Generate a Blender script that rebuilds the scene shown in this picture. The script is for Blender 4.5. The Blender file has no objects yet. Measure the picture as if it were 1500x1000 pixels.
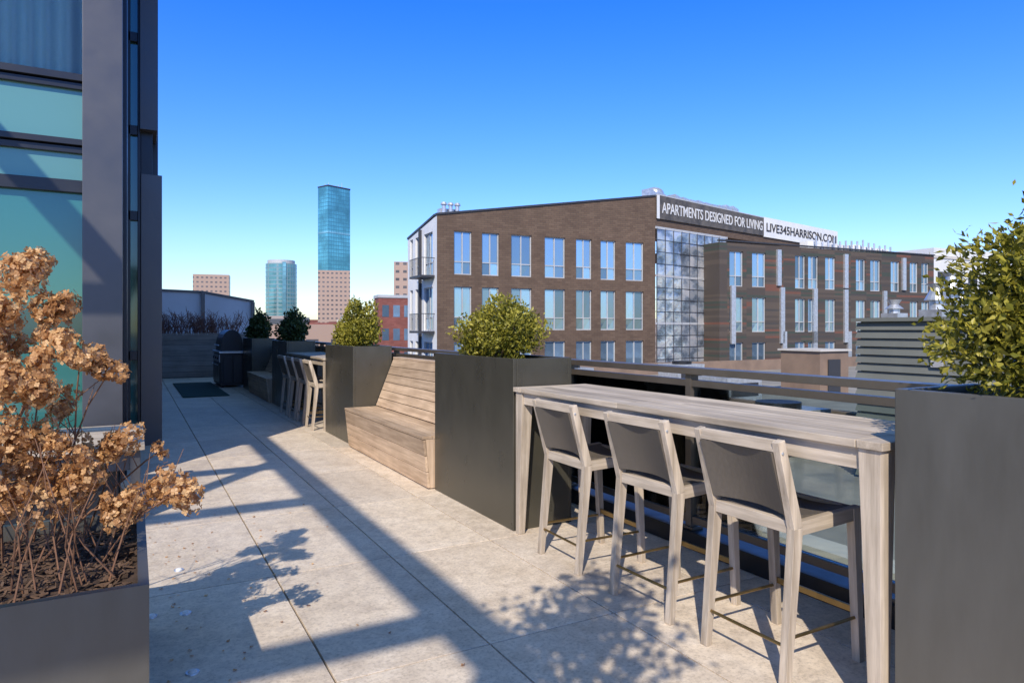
import bpy, math, random
import numpy as np
from mathutils import Vector, Matrix, noise
random.seed(7); RNG=np.random.default_rng(7)
sc=bpy.context.scene
S,C=math.sin(math.radians(29.03)),math.cos(math.radians(29.03))
H=1.5
def uv2w(px,d,z=0.0):
    r=(px-750)/1000*d
    return (d*S+r*C, d*C-r*S, z)

# ---------------------------------------------------------------- materials
def newmat(name):
    m=bpy.data.materials.new(name); m.use_nodes=True
    nt=m.node_tree; b=nt.nodes["Principled BSDF"]
    return m,nt,b
def N(nt,t,**k):
    n=nt.nodes.new(t)
    for a,v in k.items():
        if a in n.inputs: n.inputs[a].default_value=v
        else: setattr(n,a,v)
    return n
def L(nt,a,b): nt.links.new(a,b)
def mixc(nt,fac,a,b,mode='MIX'):
    n=nt.nodes.new('ShaderNodeMix'); n.data_type='RGBA'; n.blend_type=mode
    for s,v in ((n.inputs[0],fac),(n.inputs[6],a),(n.inputs[7],b)):
        if hasattr(v,'links'): L(nt,v,s)
        else: s.default_value=v if not isinstance(v,tuple) else (v+(1,) if len(v)==3 else v)
    return n.outputs[2]
def ramp(nt,src,stops):
    r=nt.nodes.new('ShaderNodeValToRGB'); cr=r.color_ramp
    while len(cr.elements)<len(stops): cr.elements.new(.5)
    for e,(p,c) in zip(cr.elements,stops):
        e.position=p; e.color=tuple(c)+(1,) if len(c)==3 else c
    L(nt,src,r.inputs[0]); return r.outputs[0]
def coords(nt,scale=(1,1,1)):
    tc=N(nt,'ShaderNodeTexCoord'); mp=N(nt,'ShaderNodeMapping'); mp.inputs['Scale'].default_value=scale
    L(nt,tc.outputs['Object'],mp.inputs[0]); return mp.outputs[0]
def rnd(nt):
    a=N(nt,'ShaderNodeAttribute'); a.attribute_name='rnd'; return a.outputs['Fac']
def bump(nt,b,src,st=.2,dist=.01):
    n=N(nt,'ShaderNodeBump'); n.inputs['Strength'].default_value=st; n.inputs['Distance'].default_value=dist
    L(nt,src,n.inputs['Height']); L(nt,n.outputs[0],b.inputs['Normal'])
def noisen(nt,vec,scale,detail=4,rough=.55):
    n=N(nt,'ShaderNodeTexNoise'); n.inputs['Scale'].default_value=scale; n.inputs['Detail'].default_value=detail
    n.inputs['Roughness'].default_value=rough
    L(nt,vec,n.inputs['Vector']); return n.outputs['Fac']

def simple(name,c,rough=.6,metal=0,var=.25,scale=4,bmp=0.0,sc3=(1,1,1)):
    m,nt,b=newmat(name); v=coords(nt,sc3)
    f=noisen(nt,v,scale,6,.6)
    lo=tuple(x*(1-var) for x in c); hi=tuple(min(1,x*(1+var)) for x in c)
    col=ramp(nt,f,[(.3,lo),(.7,hi)])
    col2=mixc(nt,1.0,col,ramp(nt,rnd(nt),[(0,(.85,.85,.85)),(1,(1.0,1.0,1.0))]),'MULTIPLY')
    L(nt,col2,b.inputs['Base Color']); b.inputs['Roughness'].default_value=rough; b.inputs['Metallic'].default_value=metal
    r2=ramp(nt,f,[(.3,(rough*.8,)*3),(.75,(min(1,rough*1.2),)*3)]); L(nt,r2,b.inputs['Roughness'])
    if bmp: bump(nt,b,noisen(nt,v,scale*12,4),bmp,.004)
    return m
def wood(name,axis,dark,light):
    m,nt,b=newmat(name)
    s=[28,28,28]; s[axis]=1.6
    v=coords(nt,tuple(s)); r=rnd(nt)
    off=N(nt,'ShaderNodeVectorMath',operation='ADD'); L(nt,v,off.inputs[0])
    cm=N(nt,'ShaderNodeCombineXYZ'); 
    mu=N(nt,'ShaderNodeMath',operation='MULTIPLY'); L(nt,r,mu.inputs[0]); mu.inputs[1].default_value=37
    for i in range(3): L(nt,mu.outputs[0],cm.inputs[i])
    L(nt,cm.outputs[0],off.inputs[1])
    f=noisen(nt,off.outputs[0],1.0,8,.65)
    col=ramp(nt,f,[(.25,dark),(.5,tuple((a+c)/2 for a,c in zip(dark,light))),(.72,light)])
    big=noisen(nt,coords(nt),3.0,3)
    col=mixc(nt,1.0,col,ramp(nt,big,[(.3,(.80,.78,.76)),(.7,(1,1,1))]),'MULTIPLY')
    col=mixc(nt,1.0,col,ramp(nt,r,[(0,(.74,.72,.69)),(1,(1.08,1.06,1.03))]),'MULTIPLY')
    L(nt,col,b.inputs['Base Color']); b.inputs['Roughness'].default_value=.78
    bump(nt,b,f,.4,.003); return m

M={}
WD,WL=(.31,.255,.195),(.77,.67,.55)
M['wood_y']=wood('weathered_teak_y',1,WD,WL)
M['wood_x']=wood('weathered_teak_x',0,WD,WL)
M['wood_z']=wood('weathered_teak_z',2,WD,WL)
M['bench_y']=wood('bench_teak_y',1,(.37,.26,.17),(.76,.58,.41))
M['bench_z']=wood('bench_teak_z',2,(.37,.26,.17),(.76,.58,.41))
M['scr_x']=wood('screen_teak',0,(.20,.16,.13),(.40,.33,.27))
def paver():
    m,nt,b=newmat('limestone_paver'); v=coords(nt); r=rnd(nt)
    off=N(nt,'ShaderNodeVectorMath',operation='ADD'); L(nt,v,off.inputs[0])
    mu=N(nt,'ShaderNodeMath',operation='MULTIPLY'); L(nt,r,mu.inputs[0]); mu.inputs[1].default_value=53
    cm=N(nt,'ShaderNodeCombineXYZ'); L(nt,mu.outputs[0],cm.inputs[2]); L(nt,cm.outputs[0],off.inputs[1])
    a=noisen(nt,off.outputs[0],2.2,8,.7); f=noisen(nt,off.outputs[0],55,5,.75); g=noisen(nt,off.outputs[0],13,6,.7)
    col=ramp(nt,a,[(.3,(.64,.53,.41)),(.55,(.75,.64,.515)),(.75,(.83,.725,.60))])
    col=mixc(nt,1.0,col,ramp(nt,g,[(.35,(.82,.81,.80)),(.6,(1.02,1.02,1.02))]),'MULTIPLY')
    col=mixc(nt,1.0,col,ramp(nt,f,[(.32,(.68,.67,.66)),(.5,(1,1,1)),(.68,(1.06,1.06,1.06))]),'MULTIPLY')
    col=mixc(nt,1.0,col,ramp(nt,r,[(0,(.86,.86,.86)),(1,(1.04,1.03,1.0))]),'MULTIPLY')
    L(nt,col,b.inputs['Base Color']); L(nt,ramp(nt,g,[(.3,(.5,)*3),(.7,(.8,)*3)]),b.inputs['Roughness'])
    b.inputs['Specular IOR Level'].default_value=.25
    bump(nt,b,f,.25,.002); return m
M['paver']=paver()
M['joint']=simple('joint_grit',(.02,.018,.016),.9)
M['planter']=simple('bronze_planter_metal',(.10,.092,.070),.32,.45,.10,2,.03,(3,3,1.5))
M['planter2']=simple('grey_planter_metal',(.13,.125,.112),.40,.40,.10,2,.04,(4,4,1))
M['soil']=simple('bark_soil',(.05,.03,.02),.95,0,.6,14,.9)
M['mulch']=simple('mulch_chip',(.13,.075,.042),.9,0,.5,9)
M['rail']=simple('bronze_rail',(.16,.135,.11),.38,.5,.12,5)
M['darkmetal']=simple('dark_metal',(.026,.027,.030),.4,.4,.15,5)
M['facade']=simple('grey_facade_panel',(.105,.105,.112),.38,.45,.10,2)
M['facade_d']=simple('dark_facade_panel',(.035,.038,.046),.35,.45,.10,2)
M['sling']=simple('taupe_sling',(.125,.105,.083),.75,0,.12,60,.3)
M['brass']=simple('brass',(.35,.24,.10),.35,.9,.15,8)
M['steel']=simple('galvanised_steel',(.62,.63,.64),.38,.6,.2,6)
M['white']=simple('white_panel',(.80,.79,.76),.6,0,.06,1)
M['screen']=simple('pale_screen_panel',(.68,.68,.68),.5,0,.08,1)
M['beige']=simple('beige_concrete',(.56,.52,.46),.8,0,.12,.6)
M['roof']=simple('roof_membrane',(.28,.26,.23),.85,0,.25,.8)
M['parapet']=simple('brown_parapet',(.24,.165,.115),.8,0,.2,1)
M['asphalt']=simple('city_ground',(.07,.07,.068),.9,0,.3,.02)
M['corr']=simple('corrugated_green_grey',(.20,.205,.175),.5,.2,.08,1)
M['turf']=simple('green_turf',(.012,.045,.03),.95,0,.4,60,.6)
M['bark']=simple('bark',(.12,.075,.045),.85,0,.35,30)
M['dry_stem']=simple('dry_stem',(.22,.11,.06),.8,0,.3,30)
M['red_stem']=simple('red_stem',(.20,.09,.06),.8,0,.3,30)
M['curtain']=simple('sheer_curtain',(.80,.90,.86),.8,0,.05,50)
M['frame_w']=simple('window_frame_light',(.52,.52,.51),.5,.1,.08,3)
M['frame_d']=simple('window_frame_dark',(.05,.05,.055),.5,.2,.1,3)

def glassy(name,c,rough=.06,metal=.0,spec=.8,lo=.7,nb=.05):
    m,nt,b=newmat(name)
    v=coords(nt,(.5,.5,.5))
    col=mixc(nt,1.0,c,ramp(nt,rnd(nt),[(0,(lo,lo,lo)),(1,(1.1,1.1,1.1))]),'MULTIPLY')
    L(nt,col,b.inputs['Base Color']); b.inputs['Roughness'].default_value=rough; b.inputs['Metallic'].default_value=metal
    b.inputs['Specular IOR Level'].default_value=spec
    bump(nt,b,noisen(nt,v,1.2,2),nb,.05); return m
M['teal']=glassy('teal_spandrel_glass',(.045,.19,.17),.06,.1,.9)
M['teal_l']=glassy('teal_pale_glass',(.13,.30,.26),.10,.1,.8)
M['winblue']=glassy('sky_window_glass',(.36,.54,.72),.05,.65,.9,.40,.12)
def painted_mirror():
    m,nt,b=newmat('painted_reflection_glazing'); 
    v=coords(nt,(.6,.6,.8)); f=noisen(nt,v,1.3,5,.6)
    col=ramp(nt,f,[(.36,(.16,.19,.22)),(.47,(.36,.41,.47)),(.53,(.62,.63,.64)),(.62,(.72,.71,.70))])  # mottled reflection painted into the base colour, stands in for mirrored facades
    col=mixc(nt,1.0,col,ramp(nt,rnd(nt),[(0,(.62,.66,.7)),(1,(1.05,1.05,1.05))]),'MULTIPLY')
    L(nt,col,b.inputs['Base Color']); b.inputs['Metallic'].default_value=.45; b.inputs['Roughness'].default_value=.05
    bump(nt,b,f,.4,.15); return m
M['painted_mirror']=painted_mirror()
def clear():
    m,nt,b=newmat('clear_tinted_glass'); out=nt.nodes['Material Output']
    t=N(nt,'ShaderNodeBsdfTransparent'); t.inputs[0].default_value=(.78,.85,.85,1)
    g=N(nt,'ShaderNodeBsdfGlossy'); g.inputs['Roughness'].default_value=.02
    fr=N(nt,'ShaderNodeFresnel'); fr.inputs[0].default_value=1.45
    mx=N(nt,'ShaderNodeMixShader'); L(nt,fr.outputs[0],mx.inputs[0]); L(nt,t.outputs[0],mx.inputs[1]); L(nt,g.outputs[0],mx.inputs[2])
    L(nt,mx.outputs[0],out.inputs[0]); return m
M['clear']=clear()
def brick(name,c1,c2,mortar,bw=.24,bh=.08):
    m,nt,b=newmat(name); tc=N(nt,'ShaderNodeTexCoord'); sp=N(nt,'ShaderNodeSeparateXYZ'); L(nt,tc.outputs['Object'],sp.inputs[0])
    ad=N(nt,'ShaderNodeMath',operation='ADD'); L(nt,sp.outputs[0],ad.inputs[0]); L(nt,sp.outputs[1],ad.inputs[1])
    cm=N(nt,'ShaderNodeCombineXYZ'); L(nt,ad.outputs[0],cm.inputs[0]); L(nt,sp.outputs[2],cm.inputs[1])
    bt=N(nt,'ShaderNodeTexBrick'); L(nt,cm.outputs[0],bt.inputs['Vector'])
    bt.inputs['Color1'].default_value=c1+(1,); bt.inputs['Color2'].default_value=c2+(1,); bt.inputs['Mortar'].default_value=mortar+(1,)
    bt.inputs['Scale'].default_value=1; bt.inputs['Brick Width'].default_value=bw; bt.inputs['Row Height'].default_value=bh; bt.inputs['Mortar Size'].default_value=.009
    f=noisen(nt,coords(nt),.7,5)
    col=mixc(nt,1.0,bt.outputs[0],ramp(nt,f,[(.3,(.8,.8,.8)),(.7,(1.1,1.1,1.1))]),'MULTIPLY')
    L(nt,col,b.inputs['Base Color']); b.inputs['Roughness'].default_value=.85; return m
M['brick']=brick('brown_brick',(.115,.072,.047),(.155,.102,.067),(.07,.052,.04),.40,.13)
M['redbrick']=brick('red_brick',(.20,.06,.045),(.25,.085,.065),(.2,.1,.08),.5,.2)
def striped():
    m,nt,b=newmat('striped_cladding'); tc=N(nt,'ShaderNodeTexCoord'); 
    w=N(nt,'ShaderNodeTexWhiteNoise'); w.noise_dimensions='2D'
    sp=N(nt,'ShaderNodeSeparateXYZ'); L(nt,tc.outputs['Object'],sp.inputs[0])
    def cell(src,s):
        a=N(nt,'ShaderNodeMath',operation='MULTIPLY'); L(nt,src,a.inputs[0]); a.inputs[1].default_value=s
        f=N(nt,'ShaderNodeMath',operation='FLOOR'); L(nt,a.outputs[0],f.inputs[0]); return f.outputs[0]
    cm=N(nt,'ShaderNodeCombineXYZ'); L(nt,cell(sp.outputs[0],.55),cm.inputs[0]); L(nt,cell(sp.outputs[2],6.0),cm.inputs[1]); L(nt,cm.outputs[0],w.inputs['Vector'])
    r=nt.nodes.new('ShaderNodeValToRGB'); r.color_ramp.interpolation='CONSTANT'
    st=[(0,(.072,.056,.044)),(.40,(.095,.072,.054)),(.70,(.050,.060,.045)),(.84,(.15,.065,.042)),(.92,(.06,.052,.045))]
    while len(r.color_ramp.elements)<len(st): r.color_ramp.elements.new(.5)
    for e,(p,c) in zip(r.color_ramp.elements,st): e.position=p; e.color=c+(1,)
    L(nt,w.outputs['Value'],r.inputs[0]); L(nt,r.outputs[0],b.inputs['Base Color']); b.inputs['Roughness'].default_value=.7; return m
M['striped']=striped()
def citywin(name,wall,glass,sx,sz,metal=.3,g0=.22,rough=.35):
    m,nt,b=newmat(name); tc=N(nt,'ShaderNodeTexCoord'); sp=N(nt,'ShaderNodeSeparateXYZ'); L(nt,tc.outputs['Object'],sp.inputs[0])
    ad=N(nt,'ShaderNodeMath',operation='ADD'); L(nt,sp.outputs[0],ad.inputs[0]); L(nt,sp.outputs[1],ad.inputs[1])
    def cell(src,s,g):
        a=N(nt,'ShaderNodeMath',operation='DIVIDE'); L(nt,src,a.inputs[0]); a.inputs[1].default_value=s
        f=N(nt,'ShaderNodeMath',operation='FRACT'); L(nt,a.outputs[0],f.inputs[0])
        q=N(nt,'ShaderNodeMath',operation='GREATER_THAN'); L(nt,f.outputs[0],q.inputs[0]); q.inputs[1].default_value=g
        return q.outputs[0]
    mu=N(nt,'ShaderNodeMath',operation='MULTIPLY'); L(nt,cell(ad.outputs[0],sx,g0),mu.inputs[0]); L(nt,cell(sp.outputs[2],sz,g0*1.3),mu.inputs[1])
    f=noisen(nt,coords(nt),.06,4)
    g=mixc(nt,1.0,glass,ramp(nt,f,[(.35,(.6,.6,.6)),(.65,(1.3,1.3,1.3))]),'MULTIPLY')
    L(nt,mixc(nt,mu.outputs[0],wall,g),b.inputs['Base Color'])
    b.inputs['Metallic'].default_value=metal
    b.inputs['Roughness'].default_value=rough; return m
M['hancock']=citywin('curtain_wall_teal',(.08,.27,.33),(.12,.42,.50),3.0,3.9,.35,.14,.2)
M['hancock_l']=citywin('curtain_wall_light',(.16,.34,.40),(.22,.48,.55),3.0,3.9,.3,.16,.2)
M['roundtower']=citywin('green_curtain_wall',(.24,.33,.33),(.13,.32,.34),3.5,3.6,.3,.25,.2)
M['browntower']=citywin('brown_tower_wall',(.40,.28,.21),(.12,.11,.11),3.2,3.4,.0,.5)
M['citywall']=citywin('city_block_wall',(.30,.25,.22),(.08,.09,.10),3.0,3.5,.0,.5)

def leafmat(name,c1,c2,c3,tr=.25):
    m,nt,b=newmat(name); out=nt.nodes['Material Output']
    col=ramp(nt,rnd(nt),[(0,c1),(.5,c2),(1,c3)])
    L(nt,col,b.inputs['Base Color']); b.inputs['Roughness'].default_value=.45; b.inputs['Specular IOR Level'].default_value=.4
    t=N(nt,'ShaderNodeBsdfTranslucent'); L(nt,col,t.inputs[0])
    mx=N(nt,'ShaderNodeMixShader'); mx.inputs[0].default_value=tr
    L(nt,b.outputs[0],mx.inputs[1]); L(nt,t.outputs[0],mx.inputs[2]); L(nt,mx.outputs[0],out.inputs[0]); return m
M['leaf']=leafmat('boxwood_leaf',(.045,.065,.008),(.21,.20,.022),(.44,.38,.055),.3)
M['leaf_d']=leafmat('dark_leaf',(.014,.032,.010),(.045,.075,.022),(.10,.13,.035))
M['floret']=leafmat('dried_hydrangea_petal',(.28,.12,.040),(.58,.31,.125),(.80,.52,.25),.35)

# ---------------------------------------------------------------- builder
class B:
    def __init__(s): s.v=[];s.f=[];s.m=[];s.r=[];s.mats=[]
    def mi(s,k):
        if k not in s.mats: s.mats.append(k)
        return s.mats.index(k)
    def add(s,vs,fs,k,r=None):
        o=len(s.v); s.v+= [tuple(v) for v in vs]; i=s.mi(k); r=random.random() if r is None else r
        for f in fs: s.f.append(tuple(o+a for a in f)); s.m.append(i); s.r.append(r)
    def hexa(s,p,k,r=None):
        s.add(p,[(0,3,2,1),(4,5,6,7),(0,1,5,4),(1,2,6,5),(2,3,7,6),(3,0,4,7)],k,r)
    def box(s,x0,x1,y0,y1,z0,z1,k,r=None,M_=None):
        p=[(x0,y0,z0),(x1,y0,z0),(x1,y1,z0),(x0,y1,z0),(x0,y0,z1),(x1,y0,z1),(x1,y1,z1),(x0,y1,z1)]
        if M_: p=[M_@Vector(q) for q in p]
        s.hexa(p,k,r)
    def beam(s,a,b,w,h,k,up=(0,0,1),w2=None,h2=None,r=None):
        a=Vector(a);b=Vector(b);d=(b-a).normalized();u=Vector(up)
        sd=d.cross(u).normalized(); u=sd.cross(d)
        w2=w2 or w;h2=h2 or h
        p=[a-sd*w/2-u*h/2,a+sd*w/2-u*h/2,a+sd*w/2+u*h/2,a-sd*w/2+u*h/2,b-sd*w2/2-u*h2/2,b+sd*w2/2-u*h2/2,b+sd*w2/2+u*h2/2,b-sd*w2/2+u*h2/2]
        s.hexa(p,k,r)
    def cyl(s,a,b,r0,r1,k,n=10,cap=True,r=None):
        a=Vector(a);b=Vector(b);d=(b-a).normalized()
        u=Vector((1,0,0)) if abs(d.x)<.8 else Vector((0,1,0)); x=d.cross(u).normalized(); y=d.cross(x)
        vs=[];
        for i in range(n):
            t=2*math.pi*i/n; vs.append(a+(x*math.cos(t)+y*math.sin(t))*r0)
        for i in range(n):
            t=2*math.pi*i/n; vs.append(b+(x*math.cos(t)+y*math.sin(t))*r1)
        fs=[(i,(i+1)%n,n+(i+1)%n,n+i) for i in range(n)]
        if cap: fs+=[tuple(range(n-1,-1,-1)),tuple(range(n,2*n))]
        s.add(vs,fs,k,r)
    def mesh(s,name):
        me=bpy.data.meshes.new(name); me.from_pydata(s.v,[],s.f); 
        for k in s.mats: me.materials.append(M[k])
        me.polygons.foreach_set('material_index',s.m)
        at=me.attributes.new('rnd','FLOAT','FACE'); at.data.foreach_set('value',s.r); me.update(); return me
    def obj(s,name,parent=None,bevel=0,loc=None,smooth=False):
        o=bpy.data.objects.new(name,s.mesh(name)); sc.collection.objects.link(o)
        if parent: o.parent=parent
        if loc: o.location=loc
        if bevel:
            bm=o.modifiers.new('bevel','BEVEL'); bm.width=bevel; bm.segments=2; bm.limit_method='ANGLE'
        if smooth:
            for p in o.data.polygons: p.use_smooth=True
        return o
def empty(name,loc=(0,0,0),rz=0):
    e=bpy.data.objects.new(name,None); sc.collection.objects.link(e); e.location=loc; e.rotation_euler=(0,0,rz); return e
def inst(name,me,loc,rz=0,bevel=0,parent=None):
    o=bpy.data.objects.new(name,me); sc.collection.objects.link(o); o.location=loc; o.rotation_euler=(0,0,rz)
    if bevel:
        bm=o.modifiers.new('bevel','BEVEL'); bm.width=bevel; bm.segments=2; bm.limit_method='ANGLE'
    if parent: o.parent=parent
    return o

# ---------------------------------------------------------------- camera / light
cam=bpy.data.cameras.new('camera'); co=bpy.data.objects.new('camera',cam); sc.collection.objects.link(co)
co.location=(0,0,H); co.rotation_euler=(math.pi/2,0,-math.radians(29.03)); cam.lens=24; cam.sensor_width=36
cam.shift_y=-18/1500; cam.clip_end=6000; cam.clip_start=.05; sc.camera=co
AZ=math.atan2(.62,.78); EL=math.radians(38)
tx,ty=math.sin(AZ)*math.cos(EL),math.cos(AZ)*math.cos(EL); tz=-math.sin(EL)
sl=bpy.data.lights.new('sun','SUN'); sl.energy=5; sl.angle=math.radians(.5); sl.color=(1,.91,.78)
so=bpy.data.objects.new('sun',sl); sc.collection.objects.link(so)
so.rotation_euler=Vector((tx,ty,tz)).to_track_quat('-Z','Y').to_euler(); so.location=(-10,-10,20)
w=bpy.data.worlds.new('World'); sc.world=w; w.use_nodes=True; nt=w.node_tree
sky=nt.nodes.new('ShaderNodeTexSky'); sky.sky_type='NISHITA'; sky.sun_disc=False
sky.sun_elevation=EL; sky.sun_rotation=math.atan2(-tx,-ty); sky.air_density=1.5; sky.dust_density=.1; sky.ozone_density=3.0; sky.altitude=50
hs=nt.nodes.new('ShaderNodeHueSaturation'); hs.inputs['Saturation'].default_value=1.25; hs.inputs['Value'].default_value=1.35
bg=nt.nodes['Background']; bg.inputs[1].default_value=.15
nt.links.new(sky.outputs[0],hs.inputs['Color'])
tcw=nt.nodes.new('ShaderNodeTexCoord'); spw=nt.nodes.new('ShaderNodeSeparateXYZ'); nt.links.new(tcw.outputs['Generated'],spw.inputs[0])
tint=ramp(nt,spw.outputs[2],[(0,(.42,.56,.96)),(.10,(.36,.47,.92)),(.21,(.28,.42,.90)),(.43,(.12,.35,.88)),(.60,(.60,.50,.52)),(1,(.95,.64,.52))])  # top stops, above the view, are warmed to neutralise ambient shade on the floor
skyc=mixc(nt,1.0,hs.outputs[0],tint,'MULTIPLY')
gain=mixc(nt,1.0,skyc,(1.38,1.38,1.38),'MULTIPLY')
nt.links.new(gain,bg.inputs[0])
sc.view_settings.view_transform='Standard'; sc.view_settings.look='None'; sc.view_settings.exposure=0

# ---------------------------------------------------------------- ground + terrace
g=B(); g.box(-3000,3000,-3000,3000,-22.5,-22,'asphalt'); g.obj('ground')
t=B()
PX,PY=.735,1.43; gp=.010
xi=[.02+PX*i for i in range(-10,5)]+[3.42]
for i in range(len(xi)-1):
    for j in range(-8,15):
        y0=2.90+PY*j; y1=min(y0+PY,23.3)
        if y0>23.2: continue
        t.box(xi[i]+gp/2,xi[i+1]-gp/2,y0+gp/2,y1-gp/2,-.03,0,'paver')
t.obj('terrace_paving',bevel=.002)
t=B(); t.box(-14,3.6,-14,30,-22,-.03,'joint'); t.obj('terrace_slab')

# ---------------------------------------------------------------- planters
def planter(x0,x1,y0,y1,h,k='planter',th=.03,fill=.07,name='metal_planter'):
    b=B(); r=.6
    b.box(x0,x0+th,y0,y1,0,h,k,r); b.box(x1-th,x1,y0,y1,0,h,k,r)
    b.box(x0+th,x1-th,y0,y0+th,0,h-.0005,k,r); b.box(x0+th,x1-th,y1-th,y1,0,h-.0005,k,r)
    b.box(x0+th,x1-th,y0+th,y1-th,.05,h-fill,'soil')
    return b.obj(name,bevel=.004)
PH=1.28
PL=[(0.03,1.526),(4.43,5.94),(8.66,10.1),(13.0,14.5),(17.2,18.7)]
for i,(a,b_) in enumerate(PL): planter(2.47,2.99,a,b_,PH,'planter2' if i==0 else 'planter')

# ---------------------------------------------------------------- leaves
def leafcloud(blobs,n,size,key,lump=.28,seed=0,outer=.55):
    rg=np.random.default_rng(seed); vs=[];fs=[];rr=[]
    vol=np.array([b[3]*b[4]*b[5] for b in blobs]); vol/=vol.sum()
    pick=rg.choice(len(blobs),n,p=vol)
    for i in range(n):
        cx,cy,cz,rx,ry,rz=blobs[pick[i]]
        d=rg.normal(size=3); d/=np.linalg.norm(d)
        q=Vector((cx+d[0]*rx,cy+d[1]*ry,cz+d[2]*rz))
        nz=noise.noise(q*6+Vector((seed,0,0)))*lump+noise.noise(q*16)*lump*.6
        rad=(outer+(1-outer)*rg.random()**.6)*(1+nz)
        if rg.random()<.05: rad*=1.12
        c=np.array([cx+d[0]*rx*rad,cy+d[1]*ry*rad,cz+d[2]*rz*rad])
        a=d*.7+rg.normal(size=3)*.7+np.array([0,0,.35]); a/=np.linalg.norm(a)
        bb=np.cross(a,rg.normal(size=3)); bb/=np.linalg.norm(bb)
        nn=np.cross(a,bb); s=size*(.6+.8*rg.random())
        o=len(vs); 
        vs+= [c-a*s, c+bb*s*.5+nn*s*.12, c+a*s, c-bb*s*.5+nn*s*.12]
        fs+= [(o,o+1,o+2),(o,o+2,o+3)]
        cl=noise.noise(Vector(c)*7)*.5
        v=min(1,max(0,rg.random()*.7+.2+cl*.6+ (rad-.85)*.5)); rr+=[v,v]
    return vs,fs,rr
def shrub(name,blobs,n,size,key,base,seed,lump=.28,outer=.55,trunks=6):
    b=B(); vs,fs,rr=leafcloud(blobs,n,size,key,lump,seed,outer)
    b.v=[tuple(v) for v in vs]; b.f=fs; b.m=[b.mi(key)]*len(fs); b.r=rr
    rg=random.Random(seed)
    for i in range(trunks):
        bl=rg.choice(blobs); p0=Vector((base[0]+rg.uniform(-.08,.08),base[1]+rg.uniform(-.15,.15),base[2]))
        p1=Vector((bl[0]+rg.uniform(-.3,.3)*bl[3],bl[1]+rg.uniform(-.3,.3)*bl[4],bl[2]+rg.uniform(-.1,.5)*bl[5]))
        mid=(p0+p1)/2+Vector((rg.uniform(-.03,.03),rg.uniform(-.03,.03),0))
        b.cyl(p0,mid,.012,.009,'bark',6); b.cyl(mid,p1,.009,.004,'bark',6)
        for k in range(4):
            q=mid.lerp(p1,rg.random()); e=q+Vector((rg.uniform(-1,1)*bl[3]*.7,rg.uniform(-1,1)*bl[4]*.7,rg.uniform(.1,.6)*bl[5]))
            b.cyl(q,e,.004,.002,'bark',5)
    return b.obj(name)
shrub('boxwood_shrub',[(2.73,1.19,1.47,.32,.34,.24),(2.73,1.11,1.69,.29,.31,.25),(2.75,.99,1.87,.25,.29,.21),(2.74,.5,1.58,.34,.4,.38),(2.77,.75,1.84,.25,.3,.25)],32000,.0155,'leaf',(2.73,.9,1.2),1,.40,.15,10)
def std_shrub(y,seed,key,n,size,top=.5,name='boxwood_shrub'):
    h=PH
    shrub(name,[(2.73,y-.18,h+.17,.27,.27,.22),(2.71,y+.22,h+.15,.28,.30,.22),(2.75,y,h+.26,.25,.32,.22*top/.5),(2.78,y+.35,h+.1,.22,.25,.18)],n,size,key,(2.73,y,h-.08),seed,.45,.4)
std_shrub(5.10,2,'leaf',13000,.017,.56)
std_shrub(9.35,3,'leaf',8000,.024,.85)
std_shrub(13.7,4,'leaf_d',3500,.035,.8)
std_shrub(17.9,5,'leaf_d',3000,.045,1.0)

# ---------------------------------------------------------------- bar tables
def bar_table(y0,y1):
    b=B(); x0,x1=2.45,3.10; zt=1.073
    n=5; w_=(x1-x0-.004*(n-1))/n
    for i in range(n):
        xa=x0+i*(w_+.004)
        yy=y0+.11
        while yy<y1-.12:
            ye=min(y1-.11,yy+random.uniform(1.2,2.0))
            if y1-.11-ye<.4: ye=y1-.11
            b.box(xa,xa+w_,yy+.001,ye-.001,zt-.032,zt,'wood_y'); yy=ye
    b.box(x0,x1,y0,y0+.107,zt-.032,zt,'wood_x'); b.box(x0,x1,y1-.107,y1,zt-.032,zt,'wood_x')
    b.box(x0+.03,x0+.055,y0+.09,y1-.09,zt-.12,zt-.033,'wood_y'); b.box(x1-.055,x1-.03,y0+.09,y1-.09,zt-.12,zt-.033,'wood_y')
    b.box(x0+.06,x1-.06,y0+.03,y0+.055,zt-.12,zt-.033,'wood_x'); b.box(x0+.06,x1-.06,y1-.055,y1-.03,zt-.12,zt-.033,'wood_x')
    for (lx,sx) in ((x0+.015,1),(x1-.015,-1)):
        for (ly,sy) in ((y0+.015,1),(y1-.015,-1)):
            W,w2=.095,.05; zz=zt-.034
            p=[(lx,ly,0),(lx+sx*w2,ly,0),(lx+sx*w2,ly+sy*w2,0),(lx,ly+sy*w2,0),(lx,ly,zz),(lx+sx*W,ly,zz),(lx+sx*W,ly+sy*W,zz),(lx,ly+sy*W,zz)]
            if sx*sy<0: p=[p[0],p[3],p[2],p[1],p[4],p[7],p[6],p[5]]
            b.hexa(p,'wood_z')
    return b.obj('bar_table',bevel=.003)
bar_table(1.56,4.40); bar_table(10.13,12.97)

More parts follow.
